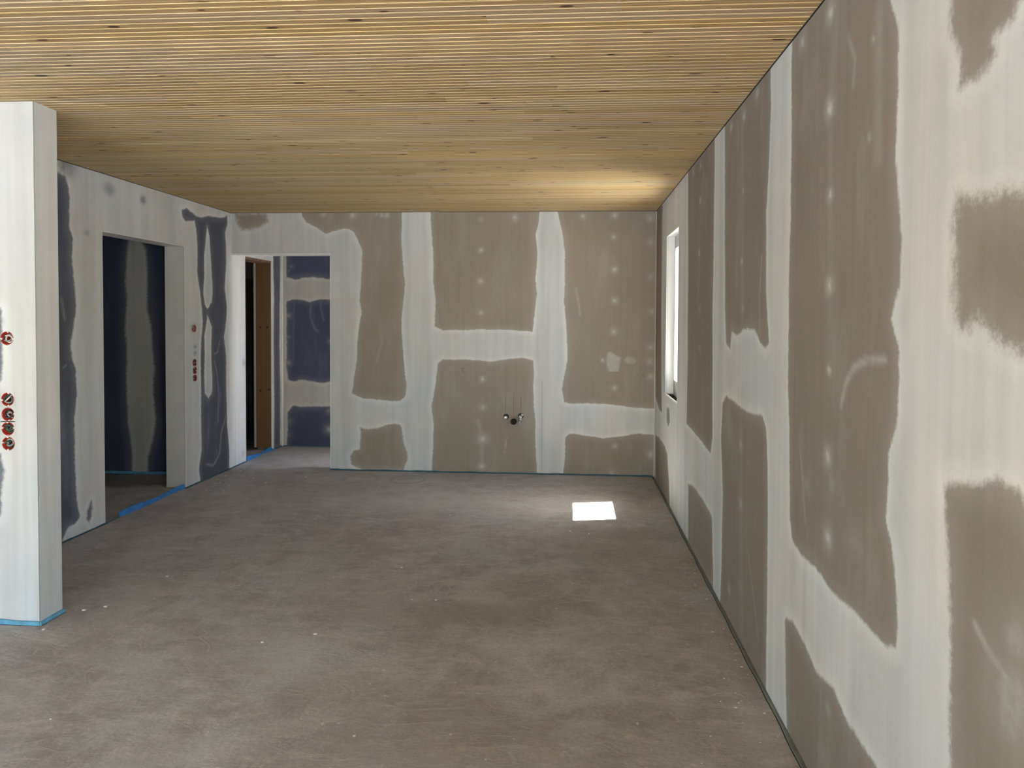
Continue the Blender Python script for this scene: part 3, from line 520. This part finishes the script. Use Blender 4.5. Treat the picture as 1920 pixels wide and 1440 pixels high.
# dark rooms behind the left wall
tag(MB().box(-5.3, LB, 6.195 + BT, 6.32, -.1, 2.6).box(-5.42, -5.3, PY1, 8.4, -.1, 2.6).build('wall_side_room', M_core), 'walls of the dark side room', 'wall', kind='structure')
ws = bpy.data.objects['wall_side_room']
FSD = field([], cut=D_side, allpaper=True)
boards(ws, [(-5.3, -4.13, []), (-4.13, LB, [])], lambda u, z: (u, u * 0 + 6.195, z), (0, BT, 0), M_navy, FSD, step=.016)
tag(MB().box(-5.3, LB, PY1, 8.4, 2.45, 2.6).build('ceiling_side_room', M_core), 'dark ceiling of the side rooms', 'ceiling', kind='structure')
tag(MB().box(-5.3, -4.45, 8.3, 8.4, -.1, 2.6).box(-3.7, L - .1, 8.3, 8.4, -.1, 2.6).box(-4.45, -3.7, 8.3, 8.4, 1.965, 2.6)
    .box(-3.49, -3.40, HY + .1, 8.3, -.1, 2.6).box(-5.4, -3.4, 9.5, 9.6, -.1, 2.6).box(-3.5, -3.4, 8.4, 9.5, -.1, 2.6).box(-5.4, -5.3, 8.4, 9.5, -.1, 2.6).box(-5.4, -3.4, 8.4, 9.6, 2.5, 2.6).build('wall_dark_room', M_core),
    'dark inner walls behind the second doorway', 'wall', kind='structure')

# room behind the camera: big glazed openings
tag(MB().box(FARL, -4.4, REAR - .3, REAR, -.4, 2.6).box(.6, R + .36, REAR - .3, REAR, -.4, 2.6).box(-4.4, .6, REAR - .3, REAR, 2.35, 2.6).box(-4.4, .6, REAR - .3, REAR, -.4, .02).build('wall_rear', M_plaster),
    'rear wall round the wide terrace window', 'wall', kind='structure')
tag(MB().box(FARL - .3, FARL, REAR - .3, -3.4, -.4, 2.6).box(FARL - .3, FARL, .2, PY1, -.4, 2.6).box(FARL - .3, FARL, -3.4, .2, 2.25, 2.6).box(FARL - .3, FARL, -3.4, .2, -.4, .02).build('wall_far_left', M_plaster),
    'far left wall round the side terrace window', 'wall', kind='structure')
def big_window(name, a, b_, alongx, pos, label, n):
    w = empty(name, ((a + b_) / 2, pos, 0) if alongx else (pos, (a + b_) / 2, 0), 0, label, 'window', kind='structure')
    w.location = (0, 0, 0)
    def bx(m_, u0, u1, z0, z1, t=.03):
        return m_.box(u0, u1, pos - t, pos + t, z0, z1) if alongx else m_.box(pos - t, pos + t, u0, u1, z0, z1)
    f = MB(); bx(f, a, b_, .02, .09); bx(f, a, b_, 2.18, 2.25); bx(f, a, a + .06, .09, 2.18); bx(f, b_ - .06, b_, .09, 2.18)
    for k in range(1, n): u = a + (b_ - a) * k / n; bx(f, u - .05, u + .05, .09, 2.18)
    f.build('window_frame', M_pvc, w)
    for k in range(n):
        p_ = MB(); bx(p_, a + (b_ - a) * k / n + .04, a + (b_ - a) * (k + 1) / n - .04, .08, 2.19, .004); p_.build('pane', M_glass, w)
big_window('window_2', -4.4, .6, True, REAR - .15, 'wide glazed terrace window behind the viewer', 4)
big_window('added_window_4', -2.4, .3, False, R + .2, 'unseen glazed door added in the right wall to light the pier end', 2)  # added opening, brings light from the right onto the pier end
big_window('window_3', -3.4, .2, False, FARL - .15, 'glazed terrace window in the far left wall', 3)

# ------------------------------------------------------------------ slit window in the right wall
w1 = empty('window_1', (R, (WY0 + WY1) / 2, WZ0), 0, 'tall narrow white window in the right wall near the far corner', 'window', kind='structure')
w1.location = (0, 0, 0)
XF0, XF1 = R + .063, R + .125
f = MB(); fwid = .055
f.box(XF0, XF1, WY0 - .003, WY0 + fwid, WZ0 - .01, WZ1 + .003).box(XF0, XF1, WY1 - .070, WY1 + .003, WZ0 - .01, WZ1 + .003)
f.box(XF0, XF1, WY0 + fwid, WY1 - fwid + .02, WZ0 - .01, WZ0 + .10).box(XF0, XF1, WY0 + fwid, WY1 - fwid + .02, WZ1 - .085, WZ1 + .003)
f.build('window_frame', M_pvc, w1)
s = MB(); a, b_, c, d = WY0 + fwid - .03, WY1 - .068, WZ0 + .095, WZ1 - .08
s.box(XF0 - .006, XF1 - .012, a, a + .018, c, d).box(XF0 - .006, XF1 - .012, b_ - .025, b_, c, d).box(XF0 - .006, XF1 - .012, a, b_, c, c + .028).box(XF0 - .006, XF1 - .012, a, b_, d - .028, d)
s.build('sash', M_pvc, w1)
MB().box(XF0 + .018, XF0 + .022, a + .018, b_ - .014, c + .024, d - .024).build('pane', M_glass, w1)
MB().box(R + BT, XF0, WY1 - .0015, WY1 + .004, WZ0, WZ1).build('reveal', M_white, w1)
MB().box(R + BT, XF0, WY0 - .004, WY0 + .0015, WZ0, WZ1).build('reveal', M_white, w1)
MB().box(R + BT, XF0, WY0, WY1, WZ1 - .0015, WZ1 + .004).build('reveal', M_white, w1)
MB().box(R - .0015, R + .004, WY0 - .0, WY0 + .004, WZ0, WZ1).box(R - .0015, R + .004, WY1 - .003, WY1 + .001, WZ0, WZ1).box(R - .0015, R + .004, WY0, WY1, WZ1 - .003, WZ1 + .001).box(R - .0025, R + .006, WY0, WY1, WZ0 - .006, WZ0 + .004).build('corner_bead', M_white, w1)
rub = MB()
for k in range(46):
    x = R + .014 + rng.random() * .045; y = WY0 + .02 + rng.random() * (WY1 - WY0 - .04); s_ = .004 + rng.random() * .010
    rub.box(x - s_, x + s_, y - s_, y + s_, WZ0 - .022, WZ0 - .015 + s_ * .9, s_ * .35)
rub.box(R + .006, XF0, WY0, WY1, WZ0 - .024, WZ0 - .019); ro = rub.build('sill_rubble', M_dark, w1); ro['kind'] = 'stuff'
so_ = MB().box(0, .40, WY0, WY1, -.004, 0).box(.396, .40, WY0, WY1, -.035, 0).build('outer_sill', M_alu, w1); so_.location = (R + .128, 0, WZ0 + .014); so_.rotation_euler = (0, math.radians(3.0), 0)

# ------------------------------------------------------------------ ceiling: grooved spruce planks
cl = tag(MB().box(FARL, R + .02, REAR, 1.60, H, 2.62).box(FARL, R + .02, 1.60, D + .05, H + .022, 2.62).build('ceiling', M_plank), 'timber ceiling of narrow grooved knotty spruce planks', 'ceiling', kind='structure')
PW = .0703; GW, GD = .0030, .0085
prof = [(0, GD), (GW, GD), (GW, 0), (PW / 2 - GW, 0), (PW / 2 - GW, GD), (PW / 2 + GW, GD), (PW / 2 + GW, 0), (PW - GW, 0), (PW - GW, GD), (PW, GD)]
row = 0; y = 1.60; rnd = random.Random(11)
while y < D - .01:
    x1 = R + .001; x0 = L - .001 if y > PY1 - PW else -4.4
    w_ = min(PW, D - y + .004)
    xs = [x0]; x = x0 + rnd.uniform(.5, 2.6)
    while x < x1 - .5: xs.append(x); x += rnd.uniform(1.3, 3.2)
    xs.append(x1)
    for a, b_ in zip(xs[:-1], xs[1:]):
        pr = [(min(p[0], w_), p[1]) for p in prof]
        if w_ >= PW - 1e-6:
            vsx = [(xx, y + p[0], H + p[1]) for xx in (a + .0004, b_ - .0004) for p in pr]; n = len(pr)
            vsx += [(a + .0004, y, H + .021), (a + .0004, y + PW, H + .021), (b_ - .0004, y, H + .021), (b_ - .0004, y + PW, H + .021)]
            fs = [(k, k + 1, n + k + 1, n + k) for k in range(n - 1)] + [tuple(range(n)) + (2 * n + 1, 2 * n), tuple(range(n, 2 * n)) + (2 * n + 3, 2 * n + 2)]
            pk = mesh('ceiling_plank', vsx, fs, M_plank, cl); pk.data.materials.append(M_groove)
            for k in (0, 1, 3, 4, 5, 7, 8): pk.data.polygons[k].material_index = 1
        else:
            MB().box(a, b_, y + .002, y + w_, H, H + .02).build('ceiling_plank', M_plank, cl)
    y += PW; row += 1
MB().box(L - .0, L + .004, PY1, D, H - .003, H + .004).build('shadow_joint', M_gap, cl)
MB().box(R - .004, R + .0, 1.0, D, H - .003, H + .004).build('shadow_joint', M_gap, cl)
MB().box(L, R, D - .004, D, H - .0025, H + .004).build('shadow_joint', M_gap, cl)

# ------------------------------------------------------------------ wooden lining of the hall doorway
dr = empty('door_1', (L, D2[1], 0), 0, 'open doorway at the end of the left wall lined with a knotty pine board', 'doorway', kind='structure'); dr.location = (0, 0, 0)
MB().box(LB - .005, L - .012, D2[1] - .024, D2[1] - .001, .03, D2[2] - .025, .0015).build('jamb_board', M_jamb, dr)
MB().box(LB - .005, L - .012, D2[0] + .001, D2[0] + .024, .03, D2[2] - .025, .0015).build('jamb_board', M_jamb, dr)
MB().box(LB - .005, L - .012, D2[0] + .001, D2[1] - .001, D2[2] - .025, D2[2] - .001, .0015).build('head_board', M_jamb, dr)
MB().box(LB - .03, LB - .006, D2[1] - .018, D2[1] + .0, .03, D2[2]).build('plaster_edge', M_plaster, dr)
MB().box(L - .012, L + .0015, D2[1] - .004, D2[1] + .0, .02, D2[2]).build('plaster_edge', M_white, dr)
M_knot = flat('dark_knot', (.05, .018, .008), .6, 0, .3, 80)
for x, z in ((-3.447, 1.37), (-3.368, 1.37), (-3.45, .666), (-3.35, .68)):
    k = MB().lathe([(.0001, -.0008), (.010, -.0008), (.012, 0)], 12).build('knot', M_knot, dr); k.location = (x, D2[1] - .024, z); k.scale = (1, 1, 1.25)
for x, z in ((-3.40, 1.916), (-3.40, 1.83), (-3.405, 1.80)):
    k = MB().lathe([(.0001, -.002), (.004, -.002), (.005, 0)], 10).build('screw_head', M_chrome, dr); k.location = (x, D2[1] - .024, z)

# ------------------------------------------------------------------ foam edge strips at the foot of the walls
def strip(path, w, h, mat, label, wob=.0015, gap=True, nrm=(0, 1), lift=0.0):
    """upright foam strip along path (x,y); nrm points from the wall into the room"""
    o = empty('edge_strip', (path[0][0], path[0][1], 0), 0, label, 'foam strip'); ox, oy = path[0]
    pts = []
    for (xa, ya), (xb, yb) in zip(path[:-1], path[1:]):
        n = max(2, int(math.hypot(xb - xa, yb - ya) / .06))
        pts += [(xa + (xb - xa) * k / n, ya + (yb - ya) * k / n) for k in range(n)]
    pts.append(path[-1]); v = []; fs = []; gv = []
    for i, (x, y_) in enumerate(pts):
        j = wob * (math.sin(i * 1.3) + math.sin(i * .47 + 1)) ; hh = h * (1 + .12 * math.sin(i * .9) + .10 * math.sin(i * 2.3))
        xa, ya = x + nrm[0] * (.003 + j * .3) - ox, y_ + nrm[1] * (.003 + j * .3) - oy
        xb, yb = xa + nrm[0] * (w + j), ya + nrm[1] * (w + j)
        v += [(xa, ya, -.01), (xa, ya, hh + lift), (xb, yb, hh + lift), (xb, yb, -.01)]
        xg, yg = xb + nrm[0] * .004, yb + nrm[1] * .004
        gv += [(xa - nrm[0] * .003, ya - nrm[1] * .003, .0006), (xg, yg, .0006)]
    n = len(pts)
    for i in range(n - 1):
        for k in range(3): fs.append((4 * i + k, 4 * i + k + 1, 4 * i + k + 5, 4 * i + k + 4))
    fs += [(0, 1, 2, 3), (4 * n - 4, 4 * n - 3, 4 * n - 2, 4 * n - 1)]
    mesh('foam', v, fs, mat, o)
    if gap:
        gg = [(x, y_, z - .0) for x, y_, z in gv]; vv = gg + [(x, y_, -.008) for x, y_, z in gg]; m_ = 2 * n; f2 = []
        for i in range(n - 1):
            f2.append((2 * i, 2 * i + 1, 2 * i + 3, 2 * i + 2)); f2.append((2 * i + 1, 2 * i + 3, m_ + 2 * i + 3, m_ + 2 * i + 1)); f2.append((2 * i, 2 * i + 2, m_ + 2 * i + 2, m_ + 2 * i))
        mesh('joint_gap', vv, f2, M_gap, o)
    return o
strip([(R, .6), (R, D - .01)], .011, .006, M_greyfoam, 'grey foam strip along the foot of the long right wall', .0012, True, (-1, 0))
strip([(HX, D), (R - .02, D)], .004, .013, M_tealfoam, 'thin teal foam strip along the foot of the far brown wall', .0006, True, (0, -1))
strip([(-3.3, PY0), (PX + .004, PY0)], .007, .021, M_palefoam, 'bright blue foam strip under the front face of the white pier', .0008, True, (0, -1))
strip([(PX, PY0 - .006), (PX, PY1 + .004)], .007, .017, M_palefoam, 'short blue foam strip under the narrow end of the white pier', .0012, True, (1, 0))
strip([(L, PY1), (L, D1[0] + .02)], .006, .008, M_tealfoam, 'dark foam strip at the foot of the left wall before the first doorway', .001, True, (1, 0))
strip([(L, D1[1] - .02), (L, D2[0])], .006, .010, M_tealfoam, 'dark blue foam strip at the foot of the left wall between the two doorways', .001, True, (1, 0))
strip([(L + .02, HY), (-1.1, HY)], .005, .010, M_tealfoam, 'thin blue foam strip at the foot of the wall at the hall end', .0006, True, (0, -1))
strip([(L, D2[1] + .05), (L, HY)], .006, .012, M_tealfoam, 'short blue foam strip in the left corner of the hall', .001, True, (1, 0))
strip([(-5.2, 6.195), (LB - .01, 6.195)], .006, .022, M_palefoam, 'blue foam strip at the foot of the dark side room wall', .0008, True, (0, -1))
def loose_strip(name_pts, h0, mat, label):
    o = empty('edge_strip', (*name_pts[0][:2], 0), 0, label, 'foam strip'); ox, oy = name_pts[0][:2]; v = []; t = .004
    for x, y_, lean, h in name_pts: v += [(x - ox, y_ - oy, -.005), (x - ox - lean, y_ - oy, h), (x - ox - lean - t, y_ - oy, h), (x - ox - t, y_ - oy, -.005)]
    n = len(name_pts); fs = [(4 * i + k, 4 * i + (k + 1) % 4, 4 * i + 4 + (k + 1) % 4, 4 * i + 4 + k) for i in range(n - 1) for k in range(4)] + [(0, 1, 2, 3), (4 * n - 4, 4 * n - 3, 4 * n - 2, 4 * n - 1)]
    mesh('foam', v, fs, mat, o); return o
rr = random.Random(3)
loose_strip([(L + .004 + .004 * math.sin(k * .6), 4.835 + k * .0775, .012 + .008 * math.sin(k * .9), .036 + .006 * math.sin(k * .7)) for k in range(12)], .04, M_bluefoam, 'tall bright blue foam strip standing across the first doorway')
loose_strip([(L + .004, D1[0] + .02 + k * .07, .002, .006 + .001 * k) for k in range(3)], .01, M_tealfoam, 'low end of dark foam at the near jamb of the first doorway')
loose_strip([(L + .002 + .006 * math.sin(k * .9), D2[0] + .03 + k * .075, .014 + .01 * math.sin(k), .030 + .012 * math.sin(k * .8 + 1)) for k in range(10)], .04, M_bluefoam, 'loose blue foam strip lying across the hall doorway threshold')

# ------------------------------------------------------------------ flush boxes with coiled cables
def arc_cable(kind, seed):
    r = random.Random(seed); m_ = MB(); pts = []
    a0 = r.uniform(0, 6.28); turns = r.uniform(.8, 1.3); rad = r.uniform(.012, .024); cx_, cz = r.uniform(-.004, .005), r.uniform(-.004, .004)
    tilt = r.uniform(-.45, .45)
    for k in range(22):
        t = a0 + turns * 6.28 * k / 21; x = cx_ + rad * math.cos(t); z = cz + rad * .8 * math.sin(t)
        x, z = x * math.cos(tilt) - z * math.sin(tilt), x * math.sin(tilt) + z * math.cos(tilt)
        q = math.hypot(x, z)
        if q > .026: x *= .026 / q; z *= .026 / q
        pts.append((x, .010 + .006 * math.sin(t * .5 + seed) + r.uniform(-.001, .001) + kind * .003, z))
    return m_.tube(pts, .0033, 7)
def flush_box(loc, rotz, label, group, seed, cables):
    o = empty('junction_box', loc, rotz, label, 'junction box', group)
    n = 32; m_ = MB().lathe([(.0328, -.0006), (.0305, -.0010), (.0298, 0), (.0292, .042), (.0001, .0425)], n)
    m_.lathe([(.0328, -.0006), (.0327, .045), (.0001, .046)], n)
    m_.build('cup', M_red, o, True)
    MB().lathe([(.0001, .036), (.029, .037), (.029, .041)], 24).build('cup_shade', M_redshade, o)  # extra dark disc paints the shade deep in the cup
    for k in range(4):                                            # moulded lugs with plaster left on them
        t = math.radians(90 * k + 8 * math.sin(seed + k)); m2 = MB().box(-.0042, .0042, -.0012, .006, .0262, .0335, .0012)
        lug = m2.build('lug', M_crumb if (k + seed) % 3 else M_red, o); lug.rotation_euler = (0, t, 0)
    for k, mt in enumerate(cables):
        c = arc_cable(k % 3, seed * 10 + k).build('cable', mt, o, True)
        c['label'] = {M_cabg: 'grey coiled cable', M_cabw: 'white coiled cable', M_cabk: 'black coiled cable', M_cabgn: 'dark green coiled cable'}[mt]
    if seed == 2:
        st = MB().tube([(-.019, .006, -.012), (.018, .004, .020)], .0032, 7).build('cable', M_cabw, o, True); st['label'] = 'straight white cable end'
    return o
pc = [('single red flush box highest on the white pier, wires coiled inside', [M_cabg, M_cabk, M_cabk, M_cabw]), ('topmost red flush box of the pier column, with straight white cable end', [M_cabk, M_cabg, M_cabk, M_cabgn]),
      ('second red flush box down the pier column, grey and white cable loops', [M_cabg, M_cabw, M_cabk, M_cabk]), ('third red flush box down the pier column, packed with dark green coils', [M_cabgn, M_cabgn, M_cabg, M_cabk, M_cabgn, M_cabk]),
      ('lowest red flush box of the pier column of four', [M_cabgn, M_cabk, M_cabw, M_cabg, M_cabk])]
for k, ((x, z, r), (lab, cb)) in enumerate(zip(BXP, pc)): flush_box((x, PY0, z), 0, lab, 'red flush boxes on the pier', k + 1, cb)
lc = ['single small red flush box high beside the first doorway on the left wall', 'red flush box on the left wall, top one of three stacked beside the first doorway',
      'red flush box on the left wall, middle one of three stacked beside the first doorway', 'red flush box on the left wall, lowest of three stacked beside the first doorway']
for k, ((y_, z, r), lab) in enumerate(zip(BX, lc)): flush_box((L, y_, z), math.radians(90), lab, 'red flush boxes on the left wall', k + 11, [M_cabk, M_cabk, M_cabg] if k else [M_cabg, M_cabk])

# ------------------------------------------------------------------ water connections on the far wall
def V3(*p): return p
def valve(x, z, label, spout):
    o = empty('angle_valve', (x, D, z), 0, label, 'water valve', 'chrome angle valves on the far wall'); o.scale = (1.2, 1.1, 1.2)
    MB().lathe([(.0001, -.0035), (.0205, -.0035), (.0225, -.001), (.0225, 0)], 28).build('rosette', M_seal, o, True)
    MB().lathe([(.0001, -.052), (.0125, -.052), (.0145, -.048), (.0145, -.03), (.011, -.028), (.011, -.003)], 20).build('body', M_chrome, o, True)
    k = MB().lathe([(.0001, -.072), (.013, -.072), (.0165, -.066), (.0165, -.055), (.012, -.052)], 20)
    if spout:
        h = MB().tube([(.002, -.046, .006), (.016, -.056, .018), (.020, -.060, .022)], [.009, .011, .009], 10).build('handle', M_chrome, o, True)
        MB().tube([(0, -.034, -.004), (0, -.036, -.018), (-.003, -.036, -.036)], [.0115, .012, .0105], 12).build('outlet', M_chrome, o, True)
        MB().tube([(-.003, -.036, -.036), (-.0045, -.036, -.050)], [.0125, .0125], 6).build('nut', M_chrome, o)
        MB().tube([(-.0045, -.036, -.050), (-.005, -.036, -.068)], [.007, .006], 10).build('pipe_stub', M_chrome, o, True)
    else:
        k.build('handle', M_chrome, o, True)
        MB().tube([(0, -.036, -.006), (.003, -.038, -.024)], [.011, .0095], 12).build('outlet', M_chrome, o, True)
    return o
valve(-.615, .547, 'left chrome angle valve beside the black drain pipe', False)
valve(-.474, .556, 'right chrome angle valve with a downward outlet beside the black drain pipe', True)
dp = empty('drain_pipe', (-.541, D, .504), 0, 'round black drain pipe end between the two chrome valves', 'drain pipe')
MB().lathe([(.024, .008), (.024, -.030), (.0275, -.030), (.0300, -.028), (.0300, -.016), (.0275, -.014), (.0275, .008)], 28).build('pipe_socket', M_blackp, dp, True)
MB().lathe([(.0001, -.010), (.022, -.010), (.0245, -.014), (.0245, -.004)], 24).build('rubber_seal', M_seal, dp, True)
MB().tube([(-.016, -.013, .004), (-.002, -.016, -.004), (.014, -.013, .006)], .0035, 6).build('plug_tab', M_blackp, dp)
for x, z0, z1, lab in ((-.6205, .585, .738, 'short pencil line above the left valve'), (-.5445, .56, .780, 'longer pencil line above the black drain pipe'), (-.4755, .60, .745, 'short pencil line above the right valve')):
    p_ = MB().box(x - .0011, x + .0011, D - .0006, D - .00005, z0, z1).build('pencil_line', M_pencil); tag(p_, lab, 'pencil mark', 'pencil lines above the water connections')
for x, z0, z1, lab in ((-.272, .03, .90, 'thin dark vertical crease in the filler right of the valves'),):
    p_ = MB().box(x - .0013, x + .0013, D - .0006, D - .00005, z0, z1).build('filler_crease', M_greyfoam); tag(p_, lab, 'crease')
def scribble(pts, x, z, label):
    p_ = MB().tube([(x + a, D - .0008, z + b_) for a, b_ in pts], .0016, 5).build('pencil_mark', M_pencil); tag(p_, label, 'pencil mark')
scribble([(.014, .020), (-.004, .022), (-.012, .012), (-.006, .004), (.010, -.002), (.010, -.012), (-.002, -.020), (-.014, -.016)], -1.035, .985, 'tiny hooked pencil mark left of the valves')
scribble([(.008, .012), (-.004, .012), (-.009, .002), (-.004, -.009), (.006, -.010)], .68, .955, 'tiny curved pencil mark near the right corner of the far wall')

# grey sleeve on the side room floor, just inside the first doorway
sl = empty('cable_sleeve', (-4.40, 6.15, 0), 0, 'grey corrugated cable sleeve bent out of the dark side room floor', 'cable sleeve')
MB().tube([(.0, -.03, -.01), (-.02, -.03, .06), (-.055, -.02, .14), (-.075, .0, .20), (-.08, .02, .26)], .014, 8).build('sleeve', M_film, sl, True)
MB().tube([(.0, -.03, .0), (-.03, -.12, .008), (-.10, -.2, .008), (-.2, -.22, .008)], .008, 8).build('loose_cable', M_cabk, sl, True)

# ------------------------------------------------------------------ plaster crumbs
cb = MB(); rc_ = random.Random(5)
spots_ = [(-2.45, 3.28), (-2.37, 3.33), (-2.49, 3.06), (-1.19, 3.12), (-1.4, 3.02), (-.70, 3.55), (-2.3, 3.75), (-1.0, 4.0), (-.9, 5.1), (-2.45, 6.2), (-2.72, 5.95)]
for k in range(150):
    if k < len(spots_): x, y_ = spots_[k]; s_ = .005
    elif k < 60: x = R - .03 - abs(rc_.gauss(0, .09)); y_ = rc_.uniform(1.6, 4.6); s_ = rc_.uniform(.001, .0032)
    elif k < 85: x = L + .05 + abs(rc_.gauss(0, .2)); y_ = rc_.uniform(5.6, 6.6); s_ = rc_.uniform(.002, .006)
    else: x = rc_.uniform(-3.1, .7); y_ = rc_.uniform(1.9, 6.3); s_ = rc_.uniform(.001, .0035)
    cb.box(x - s_ * rc_.uniform(.8, 2), x + s_ * rc_.uniform(.8, 2), y_ - s_, y_ + s_ * rc_.uniform(.6, 1.4), -.002, s_ * .8, s_ * .25)
co_ = cb.build('plaster_crumbs', M_crumb); tag(co_, 'scattered small white plaster crumbs on the screed floor', 'debris', kind='stuff')
